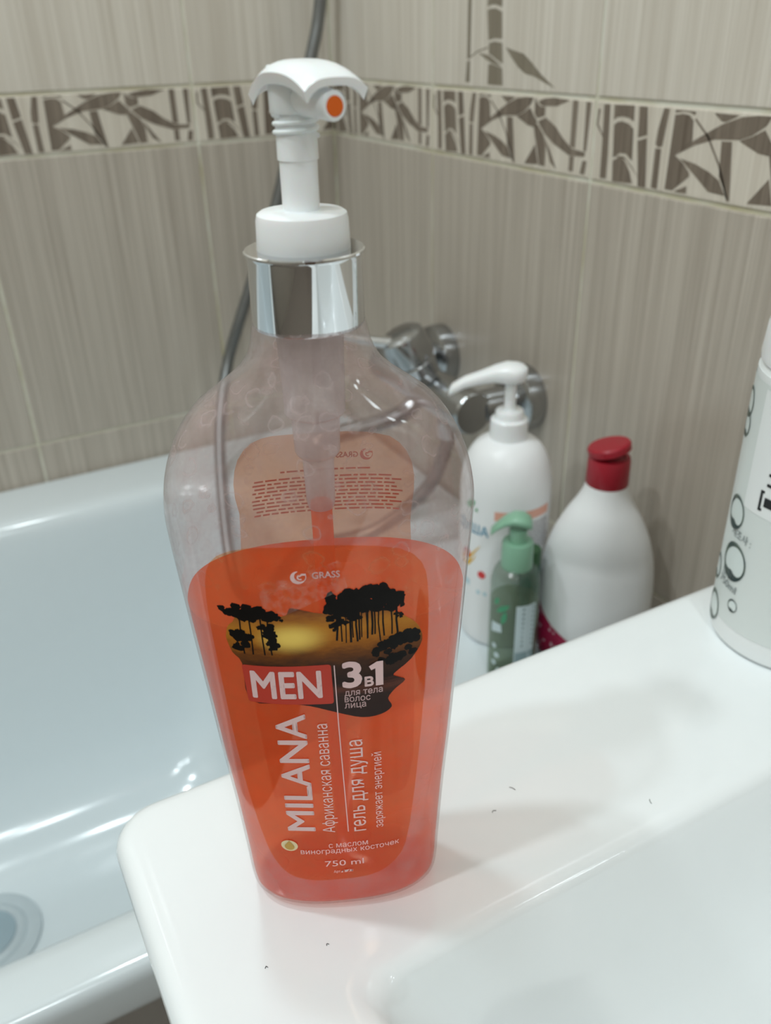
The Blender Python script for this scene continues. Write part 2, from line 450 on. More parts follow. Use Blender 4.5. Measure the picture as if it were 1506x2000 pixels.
def place_print(name, polys, z_off, u_lo, u_hi, lim, origin, axis, nrm, mat, parent):
    """print of a tile as thin glaze 0.25 mm proud"""
    bm = flat_poly([[(x / 1000, y / 1000) for x, y in P] for P in polys])
    bmesh.ops.triangulate(bm, faces=bm.faces)
    clip_u(bm, u_lo, u_hi)
    if lim is not None:
        bmesh.ops.bisect_plane(bm, geom=bm.verts[:] + bm.edges[:] + bm.faces[:], plane_co=(0, lim, 0), plane_no=(0, 1, 0), clear_outer=True, dist=1e-7)
    ax = Vector(axis); nr = Vector(nrm); O = Vector(origin)
    for v in bm.verts:
        v.co = O + ax * (v.co.x - u_lo) + Vector((0, 0, v.co.y + z_off)) + nr * 0.00025
    me = bpy.data.meshes.new(name); bm.to_mesh(me); bm.free(); me.materials.append(mat)
    o = bpy.data.objects.new(name, me); COL.objects.link(o); o.parent = parent
    return o

_tile_cache = {}
def tile_mesh(wd, ht, mat, side):
    key = (round(wd, 4), round(ht, 4), mat.name, side)
    if key not in _tile_cache:
        bm = bmesh.new()
        if side == 'L': box(bm, 0, wd, 0, 0.006, 0, ht)
        else: box(bm, 0, 0.006, -wd, 0, 0, ht)
        # rounded glaze edge on the face that looks into the room
        es = [e for e in bm.edges if all(abs((v.co.y if side == 'L' else v.co.x)) < 1e-6 for v in e.verts)]
        bmesh.ops.bevel(bm, geom=es, offset=0.0012, segments=2, affect='EDGES', profile=0.5)
        me = bpy.data.meshes.new('wall_tile'); bmesh.ops.recalc_face_normals(bm, faces=bm.faces); bm.to_mesh(me); bm.free()
        me.materials.append(mat); _tile_cache[key] = me
    return _tile_cache[key]

rows = [(0.0, Z0 - 2 * H, 'tile_lo'), (Z0 - 2 * H, Z0 - H, 'tile_lo'), (Z0 - H, Z0, 'tile_lo'), (Z0, Z0 + HB, 'border')]
zz = Z0 + HB
while zz < CEIL - 0.01:
    rows.append((zz, min(zz + H, CEIL), 'tile_hi')); zz += H
g2 = GAP / 2
def cols(first, end):
    out = [(0.0, first, True)]; a = first
    while a < end: out.append((a, min(a + W, end), False)); a += W
    return out
for side, wall, first, end in (('L', wall_left, 0.1764, -RX), ('R', wall_right, 0.2382, -RY)):
    for a, b, cut in cols(first, end):
        for z0, z1, mk in rows:
            wd, ht = b - a - GAP, z1 - z0 - GAP
            nm = 'border_tile' if mk == 'border' else 'wall_tile'
            o = bpy.data.objects.new(nm, tile_mesh(wd, ht, M[mk], side)); COL.objects.link(o); o.parent = wall
            if side == 'L': o.location = (-b + g2, 0, z0 + g2)
            else: o.location = (0, -a - g2, z0 + g2)
            if mk == 'border':
                if side == 'L':   # print runs left to right = +x
                    lo, hi = 0.0, min(W, b - a)
                    place_print('bamboo_print', BORDER_POLY, -g2, lo + g2, hi - g2, None, (0, 0, 0), (1, 0, 0), (0, -1, 0), M['bamboo'], o)
                else:             # left to right = -y
                    lo, hi = (W - (b - a), W) if cut else (0.0, b - a)
                    place_print('bamboo_print', BORDER_POLY, -g2, lo + g2, hi - g2, None, (0, 0, 0), (0, -1, 0), (-1, 0, 0), M['bamboo'], o)
            if mk == 'tile_hi' and side == 'R' and abs(a - first) < 1e-6 and abs(z0 - Z0 - HB) < 1e-6:
                place_print('bamboo_print', UPPER_POLY, -HB - g2, g2, W - g2, HB + H, (0, 0, 0), (0, -1, 0), (-1, 0, 0), M['bamboo_hi'], o)

# ceiling lamps
for i, (x, y, e, dm_) in enumerate(LAMPS):
    t = empty('ceiling_lamp', (x, y, CEIL)); rad_ = dm_ / 2
    if dm_ < .1: tag(t, 'small recessed ceiling spotlight with a chrome ring above the bathtub', 'lamp', 'spotlights above the bathtub')
    else: tag(t, 'wide round ceiling lamp with a chrome ring in front of the door', 'lamp', 'round lamps near the door')
    mesh_obj('trim_ring', lathe([(rad_, -0.001), (rad_, -0.006), (rad_ + .01, -0.006), (rad_ + .014, 0.0)], 40, False, False), M['chrome'], t, 40)
    ld = bpy.data.lights.new('downlight', 'AREA'); ld.shape = 'DISK'; ld.size = dm_; ld.energy = e; ld.color = (0.87, 0.965, 1.0)
    lo = bpy.data.objects.new('downlight', ld); COL.objects.link(lo); lo.parent = t; lo.location = (0, 0, -0.008)

# mirror over the washbasin
t = empty('wall_mirror', (0, -1.35, 1.55)); tag(t, 'frameless rectangular mirror on the tiled wall above the washbasin', 'mirror')
M['mirror'] = plain('mirror_glass', (240, 242, 242), 0.01, metal=1.0, noise=0.0)
bm = bmesh.new(); box(bm, -0.006, -0.0005, -0.32, 0.32, -0.40, 0.40, 0.001); mesh_obj('mirror_glass', bm, M['mirror'], t)
for dy in (-0.2, 0.2):
    for dz in (-0.402, 0.402):
        bm = bmesh.new(); box(bm, -0.009, -0.0005, dy - .012, dy + .012, dz - .008, dz + .008, 0.001); mesh_obj('mirror_clip', bm, M['chrome'], t)

# ------------------------------------------------------------------ bathtub
tub = empty('bathtub', (0, 0, 0)); tag(tub, 'white acrylic bathtub along the tiled wall below the mixer tap', 'bathtub')
bm = bmesh.new()
ox0, ox1, oy0, oy1 = -1.56, -0.0005, -0.714, -0.0005
ix0, ix1, iy0, iy1 = -1.46, -0.215, -0.660, -0.105
def out_(i, z, r=0.012): return rrect(ox0 + i, ox1 - i, oy0 + i, oy1 - i, max(r - i, 0.003), z, 10)
def inn(i, z, r=0.09): return rrect(ix0 + i, ix1 - i, iy0 + i, iy1 - i, max(r - i * 0.15, 0.03), z, 10)
L = [out_(.02, .562), out_(.002, .562), out_(.0005, .564), out_(0, .568), out_(0, .588), out_(.0008, .593), out_(.003, .5975), out_(.006, .5995), out_(.010, .600),
     inn(-.030, .600), inn(-.020, .5994), inn(-.012, .5972), inn(-.006, .593), inn(-.002, .586), inn(.001, .575), inn(.006, .55), inn(.018, .47), inn(.034, .38), inn(.052, .30),
     inn(.075, .245), inn(.105, .215), inn(.14, .203), inn(.18, .200)]
loft(bm, L, False, True)
mesh_obj('basin', bm, M['enamel'], tub, 45)
bm = bmesh.new(); box(bm, -1.555, -.006, -0.700, -0.690, 0.0, 0.548, 0.001); mesh_obj('apron_panel', bm, M['apron'], tub)
bm = bmesh.new(); box(bm, -1.555, -.006, -0.692, -0.680, 0.50, 0.561); mesh_obj('frame_strip', bm, M['dark'], tub)  # dark strip set in as the shade of the gap under the rim
pl = empty('bath_plug', (-0.622, -0.305, 0.2012)); tag(pl, 'grey round rubber plug lying on the floor of the bathtub', 'bath plug')  # made-up grey discs, coloured like the shaded rings of a drain recess
M['plug'] = plain('plug_rubber', (186, 196, 200), 0.35); M['plug_dark'] = plain('plug_centre', (150, 168, 176), 0.3)
mesh_obj('plug_flange', lathe([(0.058, 0), (0.058, 0.002), (0.055, 0.0035), (0.043, 0.0035), (0.041, 0.006), (0.036, 0.0075), (0.033, 0.006)], 48), M['plug'], pl, 40)
mesh_obj('plug_knob', lathe([(0.031, 0.004), (0.031, 0.0075), (0.02, 0.010), (0.006, 0.011)], 40), M['plug_dark'], pl, 40)

# ------------------------------------------------------------------ washbasin
bm = bmesh.new()
wx0, wx1, wy0, wy1 = -0.4885, -0.0005, -1.42, -0.7745
bx0, bx1, by0, by1 = -0.4205, -0.085, -1.36, -0.9015
def wo(i, z, r=0.020, k=1.0): return rrect(wx0 + i, wx1 - i * k, wy0 + i, wy1 - i, max(r - i * .6, .006), TOP + z, 10)
def bo(i, z, r=0.014): return rrect(bx0 + i, bx1 - i, by0 + i, by1 - i, max(r + i * .9, .008), TOP + z, 10)
L = [wo(.14, -.175, .05, 0), wo(.07, -.15, .04, 0), wo(.03, -.10, .03, 0), wo(.012, -.055, k=0), wo(.004, -.025, k=0), wo(.0008, -.012, k=0), wo(0, -.0075, k=0), wo(.0008, -.0045, k=0), wo(.0026, -.0019, k=0), wo(.005, -.0006, k=0), wo(.008, 0, k=0), wo(.012, 0, k=0),
     bo(-.013, 0), bo(-.009, -.00005), bo(-.0062, -.0004), bo(-.0038, -.0012), bo(-.0016, -.0028), bo(-.0002, -.0050), bo(.0020, -.0100), bo(.006, -.019), bo(.014, -.040), bo(.026, -.072), bo(.042, -.100), bo(.065, -.120), bo(.095, -.130), bo(.125, -.133)]
loft(bm, L, True, True)
wb = mesh_obj('washbasin', bm, M['ceramic'], None, 50)
tag(wb, 'white ceramic washbasin with a sunken bowl, beside the bathtub', 'washbasin')
M['lint'] = plain('lint', (70, 66, 64), 0.8)
for k, (x, y, a, ln) in enumerate([(-.3391, -.857, .3, .0022), (-.2765, -.8858, 1.2, .003), (-.3247, -.8502, 2.0, .0035), (-.4287, -.8785, .5, .0012), (-.4521, -.8758, 2.6, .0012)]):
    bm = bmesh.new()
    tube(bm, [(math.cos(a) * ln * (q / 4 - .5), math.sin(a) * ln * (q / 4 - .5) + 0.0005 * math.sin(q * 1.1), 0.0002) for q in range(5)], 0.00013, 5)
    o = mesh_obj('lint_fibre', bm, M['lint']); o.location = (x, y, TOP)
    tag(o, 'tiny dark lint fibre lying on the white washbasin', 'lint', 'lint on the washbasin')

# ------------------------------------------------------------------ main bottle
RZ = math.atan2(-0.386, 0.9225)
bt = empty('shower_gel_bottle', (-0.4075, -0.8503, TOP + 0.0002), RZ)
tag(bt, 'clear pump bottle half full of orange shower gel, standing on the washbasin', 'bottle')
HH = [0, .0008, .0025, .006, .0236, .0512, .0772, .0966, .105, .129, .1425, .156, .164, .172, .18, .187, .194, .201, .2047, .208, .2135, .2188, .2248, .232]
HW = [.0290, .0325, .0350, .0366, .0377, .0394, .0415, .0428, .0434, .0451, .046, .0469, .0474, .0476, .0466, .0447, .0416, .0368, .033, .0282, .0213, .0178, .0163, .0150]
DH = [0, .0008, .0025, .006, .0236, .0772, .14, .172, .187, .194, .201, .208, .2135, .2188, .2248, .232]
DW = [.0140, .0168, .0190, .0205, .0214, .0243, .0276, .0286, .0276, .0263, .0245, .0218, .0192, .0172, .0163, .0150]
NH = [0, .17, .19, .215, .24]; NN = [2.5, 2.5, 2.4, 2.0, 2.0]
def interp(x, X, Y):
    if x <= X[0]: return Y[0]
    for i in range(len(X) - 1):
        if x <= X[i + 1]:
            t = (x - X[i]) / (X[i + 1] - X[i])
            if i in (0,) or x < .004: return Y[i] + t * (Y[i + 1] - Y[i])
            # monotone-ish cubic
            def sl(j):
                if j <= 0 or j >= len(X) - 1: return 0 if j >= len(X) - 1 else (Y[1] - Y[0]) / (X[1] - X[0])
                return (Y[j + 1] - Y[j - 1]) / (X[j + 1] - X[j - 1])
            hh = X[i + 1] - X[i]; a, b = sl(i) * hh, sl(i + 1) * hh
            return (2 * t ** 3 - 3 * t * t + 1) * Y[i] + (t ** 3 - 2 * t * t + t) * a + (-2 * t ** 3 + 3 * t * t) * Y[i + 1] + (t ** 3 - t * t) * b
    return Y[-1]
def dims(h): return interp(h, HH, HW), interp(h, DH, DW), interp(h, NH, NN)
def ring(h, inset=0.0, seg=96, z=None):
    a, b, e = dims(h); a -= inset; b -= inset
    out = []
    for i in range(seg):
        th = 2 * math.pi * i / seg; c, s = math.cos(th), math.sin(th)
        out.append((a * math.copysign(abs(c) ** (2 / e), c), b * math.copysign(abs(s) ** (2 / e), s), h if z is None else z))
    return out
def front(u, h, off):
    a, b, e = dims(h); q = max(0.0, 1 - abs(u / a) ** e)
    y = -b * q ** (1 / e)
    # outward normal in plan
    nx = math.copysign(abs(u / a) ** (e - 1), u) / a; ny = -(abs(y / b) ** (e - 1)) / b
    l = math.hypot(nx, ny) or 1
    return Vector((u + nx / l * off, y + ny / l * off, h))
def backs(u, h, off):
    p = front(u, h, off); return Vector((p.x, -p.y, p.z))

M['pet'] = thin_clear('clear_bottle_plastic', (0.965, 0.945, 0.945, 1), s2l((222, 206, 206)), 0.05, 0.34, scale=75, rings=0.24, gloss=1.5, rough=0.06)
def gel_mat(name, tint, dif, fac):
    m, nt, out = nmat(name)
    tr = N(nt, 'ShaderNodeBsdfTransparent'); tr.inputs[0].default_value = tint
    df = N(nt, 'ShaderNodeBsdfDiffuse'); df.inputs[0].default_value = dif
    tl = N(nt, 'ShaderNodeBsdfTranslucent'); tl.inputs[0].default_value = dif
    dm = N(nt, 'ShaderNodeMixShader'); dm.inputs[0].default_value = 0.5
    nt.links.new(df.outputs[0], dm.inputs[1]); nt.links.new(tl.outputs[0], dm.inputs[2])
    tc = N(nt, 'ShaderNodeTexCoord'); nz = N(nt, 'ShaderNodeTexNoise'); nz.inputs['Scale'].default_value = 30
    nt.links.new(tc.outputs['Object'], nz.inputs['Vector'])
    mr = N(nt, 'ShaderNodeMapRange'); mr.inputs[3].default_value = fac - .05; mr.inputs[4].default_value = fac + .05
    nt.links.new(nz.outputs['Fac'], mr.inputs[0])
    h = N(nt, 'ShaderNodeMixShader'); nt.links.new(mr.outputs[0], h.inputs[0])
    nt.links.new(tr.outputs[0], h.inputs[1]); nt.links.new(dm.outputs[0], h.inputs[2])
    gl = N(nt, 'ShaderNodeBsdfGlossy'); gl.inputs['Roughness'].default_value = 0.05
    fr = schlick(nt, 0.01, 0.25)
    g = N(nt, 'ShaderNodeMixShader'); nt.links.new(fr.outputs[0], g.inputs[0])
    nt.links.new(h.outputs[0], g.inputs[1]); nt.links.new(gl.outputs[0], g.inputs[2])
    nt.links.new(g.outputs[0], out.inputs[0])
    return m
M['gel'] = gel_mat('orange_gel', (1.0, 0.55, 0.42, 1), (1.0, 0.24, 0.12, 1), 0.34)
M['gel_tube'] = gel_mat('gel_in_tube', (1.0, 0.55, 0.35, 1), (1.0, 0.28, 0.10, 1), 0.55)
M['film'] = thin_clear('orange_label_film', (1.0, 0.72, 0.48, 1), s2l((244, 122, 52)), 0.12, 0.16, scale=40, gloss=0.6)
M['film_back'] = thin_clear('back_label_film', (1.0, 0.70, 0.50, 1), s2l((232, 140, 100)), 0.30, 0.36, scale=40, gloss=0.3)
M['chamber'] = thin_clear('milky_pump_plastic', (0.93, 0.90, 0.90, 1), s2l((226, 218, 220)), 0.42, 0.62, scale=50, gloss=0.8)

hs = [0, .0008, .0025, .0045, .006] + [.006 + (.232 - .006) * i / 64 for i in range(1, 65)]
bm = bmesh.new(); loft(bm, [ring(h) for h in hs], True, False)
mesh_obj('body', bm, M['pet'], bt, 60)
LV = 0.1395
hs = [.0012, .003, .0055, .008] + [.008 + (LV - .008) * i / 30 for i in range(1, 31)]
bm = bmesh.new(); loft(bm, [ring(h, .0009) for h in hs], True, True)
mesh_obj('shower_gel', bm, M['gel'], bt, 50)

def row_patch(outline, n=30, m_=24):
    """outline in mm -> flat quad patch between its left and right edges"""
    hs = [p[1] for p in outline]; lo, hi = min(hs), max(hs)
    bm = bmesh.new(); rows_ = []
    for i in range(n + 1):
        t = i / n; t = 0.5 - 0.5 * math.cos(math.pi * t)
        h = lo + (hi - lo) * (0.002 + 0.996 * t); xs = []
        for a, b in zip(outline, outline[1:] + outline[:1]):
            if (a[1] - h) * (b[1] - h) < 0: xs.append(a[0] + (b[0] - a[0]) * (h - a[1]) / (b[1] - a[1]))
        rows_.append([bm.verts.new(((min(xs) + (max(xs) - min(xs)) * j / m_) / 1000, h / 1000, 0)) for j in range(m_ + 1)])
    for a, b in zip(rows_, rows_[1:]):
        for j in range(m_): bm.faces.new((a[j], a[j + 1], b[j + 1], b[j]))
    return bm
fl_out = smooth_prof([(-35.5,158),(-33.6,163.5),(-30.5,167),(-24,169.8),(-14,170.6),(-4,170.6),(9,169.6),(19,167.6),(25,164.4),(28.4,160),(30.0,154),(30.6,139),(29.6,112),(28,85),(26,60),(23.5,38),(20,27),(12,20.5),(0,19),(-12,19.2),(-21,22),(-26,30),(-29,42),(-32,64),(-33.8,86),(-35,110),(-36.2,143),(-35.5,158)], 3)
lab = wrap('front_label', row_patch(fl_out[:-1]), front, .00016, M['film'], bt)
lab['label'] = 'see-through orange front label with white lettering'
bl_out = smooth_prof([(-27,22),(-31,90),(-29,140),(-28,150),(-29,158),(-29,165),(-27.3,172),(-23.5,177),(-17,179.8),(1.7,180.2),(18.8,179.4),(26,177.2),(30.6,171.5),(32.2,164),(31.8,156),(30.6,149),(30.8,140),(31,90),(27,22),(0,19),(-27,22)], 3)
blab = wrap('back_label', row_patch(bl_out[:-1]), backs, .00016, M['film_back'], bt)
M['print'] = plain('label_white_print', (228, 196, 196), 0.4, spec=0.15, noise=0.02)
M['menbox'] = plain('label_red_box', (190, 66, 52), 0.4, spec=0.15, noise=0.08, scale=30)
M['orange_print'] = plain('back_orange_print', (214, 118, 80), 0.5)
M['black_print'] = plain('label_black_print', (14, 11, 9), 0.5, spec=0.15)
M['cream'] = plain('label_cream_print', (226, 206, 160), 0.4)
M['gold'] = plain('label_gold_print', (190, 146, 40), 0.35, noise=0.2, scale=300)

def picture_mat():
    m, nt, out = nmat('savanna_print'); b = N(nt, 'ShaderNodeBsdfPrincipled'); b.inputs['Roughness'].default_value = 0.4; b.inputs['Specular IOR Level'].default_value = 0.12
    uv = N(nt, 'ShaderNodeUVMap'); uv.uv_map = 'flat'
    sp = N(nt, 'ShaderNodeSeparateXYZ'); nt.links.new(uv.outputs[0], sp.inputs[0])
    nz = N(nt, 'ShaderNodeTexNoise'); nz.inputs['Scale'].default_value = 26; nz.inputs['Detail'].default_value = 8; nz.inputs['Roughness'].default_value = 0.7
    mp = N(nt, 'ShaderNodeMapping'); mp.inputs['Scale'].default_value = (0.6, 1.6, 1); nt.links.new(uv.outputs[0], mp.inputs[0]); nt.links.new(mp.outputs[0], nz.inputs['Vector'])
    ma = N(nt, 'ShaderNodeMath', operation='MULTIPLY_ADD'); ma.inputs[1].default_value = 0.10
    nt.links.new(nz.outputs['Fac'], ma.inputs[0]); nt.links.new(sp.outputs['Y'], ma.inputs[2])
    mr = N(nt, 'ShaderNodeMapRange'); mr.inputs[1].default_value = 1.02 + .05; mr.inputs[2].default_value = 1.52 + .05
    nt.links.new(ma.outputs[0], mr.inputs[0])
    cr = N(nt, 'ShaderNodeValToRGB'); e = cr.color_ramp.elements
    e[0].position = 0; e[0].color = s2l((48, 34, 32)); e[1].position = 1; e[1].color = s2l((104, 54, 40))
    for pos, c in ((.20, (54, 38, 34)), (.27, (92, 54, 44)), (.33, (40, 28, 24)), (.48, (66, 42, 30)), (.58, (112, 66, 30)), (.68, (168, 104, 34)), (.78, (184, 122, 44)), (.88, (150, 92, 46)), (.95, (108, 56, 40))):
        x = e.new(pos); x.color = s2l(c)
    nt.links.new(mr.outputs[0], cr.inputs[0])
    # printed sun low over the plain
    sb = N(nt, 'ShaderNodeVectorMath', operation='SUBTRACT'); sb.inputs[1].default_value = (-.116, 1.375, 0); nt.links.new(uv.outputs[0], sb.inputs[0])
    sc = N(nt, 'ShaderNodeVectorMath', operation='MULTIPLY'); sc.inputs[1].default_value = (7.5, 14, 0); nt.links.new(sb.outputs[0], sc.inputs[0])
    ln = N(nt, 'ShaderNodeVectorMath', operation='LENGTH'); nt.links.new(sc.outputs[0], ln.inputs[0])
    gr = N(nt, 'ShaderNodeMapRange', interpolation_type='SMOOTHSTEP'); gr.inputs[1].default_value = 1.0; gr.inputs[2].default_value = 0.1; gr.inputs[3].default_value = 0; gr.inputs[4].default_value = 0.9
    nt.links.new(ln.outputs['Value'], gr.inputs[0])
    mx = N(nt, 'ShaderNodeMix', data_type='RGBA'); mx.inputs[7].default_value = s2l((246, 214, 110))
    nt.links.new(gr.outputs[0], mx.inputs[0]); nt.links.new(cr.outputs[0], mx.inputs[6])
    nt.links.new(mx.outputs[2], b.inputs['Base Color']); nt.links.new(b.outputs[0], out.inputs[0])
    return m
M['picture'] = picture_mat()
mm = lambda P: [(x / 1000, y / 1000) for x, y in P]
pic = smooth_prof([(-31.6,136.5),(-30.6,141),(-28.6,143.5),(-27,146.5),(-20.7,148),(-15.8,146.2),(-12.6,146.6),(-11.4,149.1),(-8.7,148.6),(-2.2,146.6),(3,147.5),(12,148),(20,144),(24,140.8),(27.2,136.8),(28.5,130.6),(25,124.1),(19.2,119.4),(20.5,117.8),(22.9,115.7),(19.4,112.7),(17.2,109.2),(18.4,105.4),(14.9,102.8),(8.7,102.5),(.9,105.6),(-7.9,109.4),(-16.1,110.8),(-26.8,111.6),(-27.6,126.7),(-30.2,130.8),(-31.6,136.5)], 3)
wrap('picture_print', flat_poly([mm(pic[:-1])]), front, .00030, M['picture'], lab, step=0.003, uv=True)
# tree silhouettes of the picture
rnd = random.Random(3); polys = []
def blob(x, y, r):
    n = 9; k = [rnd.uniform(.72, 1.25) for _ in range(n)]; polys.append([(x + r * k[i] * math.cos(6.2832 * i / n), y + r * k[i] * math.sin(6.2832 * i / n)) for i in range(n)])
def crown(path, r, cnt):
    for _ in range(cnt):
        i = rnd.random() * (len(path) - 1); k = int(i); t = i - k
        x = path[k][0] + (path[k + 1][0] - path[k][0]) * t; y = path[k][1] + (path[k + 1][1] - path[k][1]) * t
        blob(x + rnd.gauss(0, r * .8), y + rnd.gauss(0, r * .55), r * rnd.uniform(.45, .95))
crown([(-29, 147), (-24, 147.2), (-20, 146.8), (-17, 145.6)], 1.9, 60)
crown([(-32, 147.6), (-29, 147)], 1.0, 12); crown([(-17, 146), (-14.4, 145.4)], .9, 10)
crown([(-29, 140), (-26, 137), (-27, 133)], 1.5, 34); crown([(-20, 142), (-17.5, 140), (-19, 138)], 1.2, 30); crown([(-17, 138), (-18, 134)], 1.2, 16)
for x in (-26.5, -23.8, -20.4, -18.2): polys.append(stroke([(x, 147), (x + rnd.uniform(-.6, .6), 139), (x + rnd.uniform(-.5, .5), 131)], .45))
crown([(1.5, 148.5), (4, 150.3), (8, 152.2), (12, 153), (16, 152), (20.5, 149.3)], 2.0, 110)
crown([(3, 147.5), (10, 149), (18, 147.5)], 2.1, 70); crown([(20, 148), (22.6, 147.4)], 1.0, 14); crown([(20.5, 144), (22.4, 142)], .8, 10)
crown([(1, 144.5), (4, 143), (1.5, 141)], 1.1, 34); crown([(1, 146.5), (6, 146), (8, 144)], 1.2, 30)
for x in [2.2, 3.4, 5.0, 6.3, 7.0, 8.2, 9.0, 9.8, 11.0, 11.6, 12.8, 13.6, 15.0, 16.2, 18.6, 20.4]:
    polys.append(stroke([(x, 148), (x + rnd.uniform(-.3, .3), 141), (x + rnd.uniform(-.3, .3), rnd.uniform(133.5, 137))], rnd.uniform(.25, .7)))
crown([(16, 130), (20, 133), (24, 134.5), (26.4, 132)], 1.7, 60); crown([(24, 128), (20, 126), (14, 127)], 1.6, 30)
bm = bmesh.new()
for P in polys:
    bm.faces.new([bm.verts.new((x / 1000, y / 1000, 0)) for x, y in P])
bmesh.ops.triangulate(bm, faces=bm.faces)
tp = wrap('tree_print', bm, front, .00036, M['black_print'], lab)
T = lambda body, u, h, ln, cap, rot=0, bold=0.0, off=.00042, mat='print', nm='lettering': text_on(nm, body, front, u / 1000, h / 1000, ln / 1000, cap / 1000, off, M[mat], lab, rot, bold)
bxp = []
for cx, cy, a0 in ((-1.4, 125.5, 0), (-26.8, 125.5, 90), (-26.2, 111.9, 180), (-1.2, 110.9, 270)):
    bxp += [(cx + math.cos(math.radians(a0 + 22.5 * i)), cy + math.sin(math.radians(a0 + 22.5 * i))) for i in range(5)]
wrap('red_box_print', flat_poly([mm(bxp)]), front, .00038, M['menbox'], lab, step=.004)
T('MEN', -25.6, 113.2, 22.0, 10.9, bold=.035, off=.00046)
wrap('divider_line', flat_poly([mm(stroke([(.6, 126), (.8, 100), (1.8, 46.5)], .34))]), front, .00044, M['print'], lab, step=.004)
T('3', 2.8, 116.5, 6.3, 10.0, bold=.05); T('в', 9.8, 116.0, 2.9, 4.9, bold=.04); wrap('lettering', flat_poly([mm([(13.3, 115.9), (15.7, 115.8), (15.8, 125.9), (13.8, 125.9), (11.3, 124.3), (12.0, 122.6), (13.3, 123.2)])]), front, .00062, M['print'], lab)
T('для тела', 3.3, 112.7, 12.2, 2.6, bold=.015); T('волос', 3.2, 110.0, 8.3, 2.6, bold=.015); T('лица', 3.1, 107.3, 6.9, 2.6, bold=.015)
T('GRASS', -4.1, 159.5, 8.1, 2.15, bold=.03)
def arc(cx, cy, r, a0, a1, n=18, sy=1.0): return [(cx + r * math.cos(math.radians(a0 + (a1 - a0) * i / n)), cy + sy * r * math.sin(math.radians(a0 + (a1 - a0) * i / n))) for i in range(n + 1)]
def logo(cx, cy, r, flip=1):
    P = [stroke([(cx + flip * (x - cx), y) for x, y in arc(cx, cy, r * .80, 100, 385, 26)], [r * (.10 + .42 * math.sin(math.pi * min(1, i / 20))) for i in range(27)]),
         stroke([(cx + flip * r * .82, cy + r * .30), (cx + flip * r * .35, cy + r * .34), (cx, cy + r * .05)], [r * .28, r * .30, r * .16]),
         stroke([(cx + flip * (x - cx), y) for x, y in arc(cx + r * .12, cy - r * .06, r * .30, 110, 300, 10)], r * .2)]
    return P
def polys_bm(Ps):
    bm = bmesh.new()
    for P in Ps: bm.faces.new([bm.verts.new((x / 1000, y / 1000, 0)) for x, y in P])
    bmesh.ops.triangulate(bm, faces=bm.faces); return bm
wrap('logo_print', polys_bm(logo(-7.8, 160.3, 2.45)), front, .00042, M['print'], lab)
T('MILANA', -10.0, 48.0, 58.0, 9.4, rot=90, bold=.026)
T('Африканская саванна', -2.9, 46.8, 54.4, 4.1, rot=90)
T('гель для душа', 8.2, 46.2, 46.3, 5.4, rot=90)
T('заряжает энергией', 14.4, 46.6, 38.8, 3.1, rot=90)
T('с маслом', -5.6, 38.1, 14.2, 2.9); T('виноградных косточек', -15.9, 35.1, 36.0, 2.7); T('750 ml', -7.5, 27.5, 14.3, 3.2); T('Арт. 125781', -4.5, 23.5, 7.1, 1.4)
wrap('oil_badge', polys_bm([arc(-19.7, 39.5, 3.0, 0, 360, 23)[:-1]]), front, .00040, M['cream'], lab)
wrap('oil_drop_print', polys_bm([arc(-19.7, 38.9, 1.75, -220, 40, 14) + [(-19.6, 42.3)]]), front, .00046, M['gold'], lab)
M['smear'] = thin_clear('dried_residue', (1, 1, 1, 1), s2l((238, 220, 214)), -0.12, 0.42, scale=260, gloss=0.2)
wrap('dried_smear', polys_bm([[(-20.7, 157.6), (-12, 160), (4.3, 165.4), (5.2, 160), (6.0, 155.5), (-4, 151), (-13.2, 146.6), (-19, 149.6)]]), front, .00050, M['smear'], lab, step=.004)
# back label print: brand line and rows of fine print
wrap('logo_print', polys_bm(logo(16.6, 171.2, 2.3, 1)), backs, .00030, M['orange_print'], blab)
tb, wd = text_bm('GRASS', .03)
for v in tb.verts: v.co.x, v.co.y = (13.6 - v.co.x * 7.6 / wd) / 1000, (170.1 + v.co.y * 2.0) / 1000
wrap('lettering', tb, backs, .00030, M['orange_print'], blab)
lines = []
for k in range(11):
    y = 165.6 - k * 1.42 - (1.2 if k > 0 else 0)
    x = -23 + (9 if k == 0 else 0) + rnd.uniform(-1, 1); xe = 25 - (10 if k == 0 else 0)
    while x < xe:
        l = rnd.uniform(1.2, 4.4); lines.append([(x, y), (x + l, y), (x + l, y + .62), (x, y + .62)]); x += l + .7
wrap('fine_print', polys_bm(lines), backs, .00030, M['orange_print'], blab)

# pump
mesh_obj('chrome_collar', lathe([(.0148, .2262), (.0154, .2262), (.0157, .2268), (.0156, .2448), (.0158, .2455), (.0164, .2458), (.0164, .2464), (.0160, .2467), (.0126, .2467)], 72, False, False), M['chrome'], bt, 35)
mesh_obj('pump_cap', lathe([(.0126, .2460), (.0126, .2470), (.0123, .2540), (.0119, .2556), (.0110, .2562), (.0058, .2563), (.0050, .2566)], 72, False, True), M['white'], bt, 35)
mesh_obj('pump_stem', lathe([(.0049, .2560), (.0049, .2686), (.0053, .2688), (.0052, .2745), (.0053, .2790), (.0053, .2808)], 40), M['white'], bt, 35)
bm = bmesh.new()
tube(bm, [(.0054 * math.cos(a), .0054 * math.sin(a), .2742 + .0020 * a / 6.2832) for a in [i * .3 for i in range(0, 56)]], .00065, 8)
mesh_obj('screw_thread', bm, M['white'], bt, 60)
ph = math.radians(29); av = Vector((math.sin(ph), -math.cos(ph), 0)); wv = Vector((math.cos(ph), math.sin(ph), 0))
bm = bmesh.new(); a0, a1, W2 = -.0085, .0205, .0086; na, nw = 28, 16
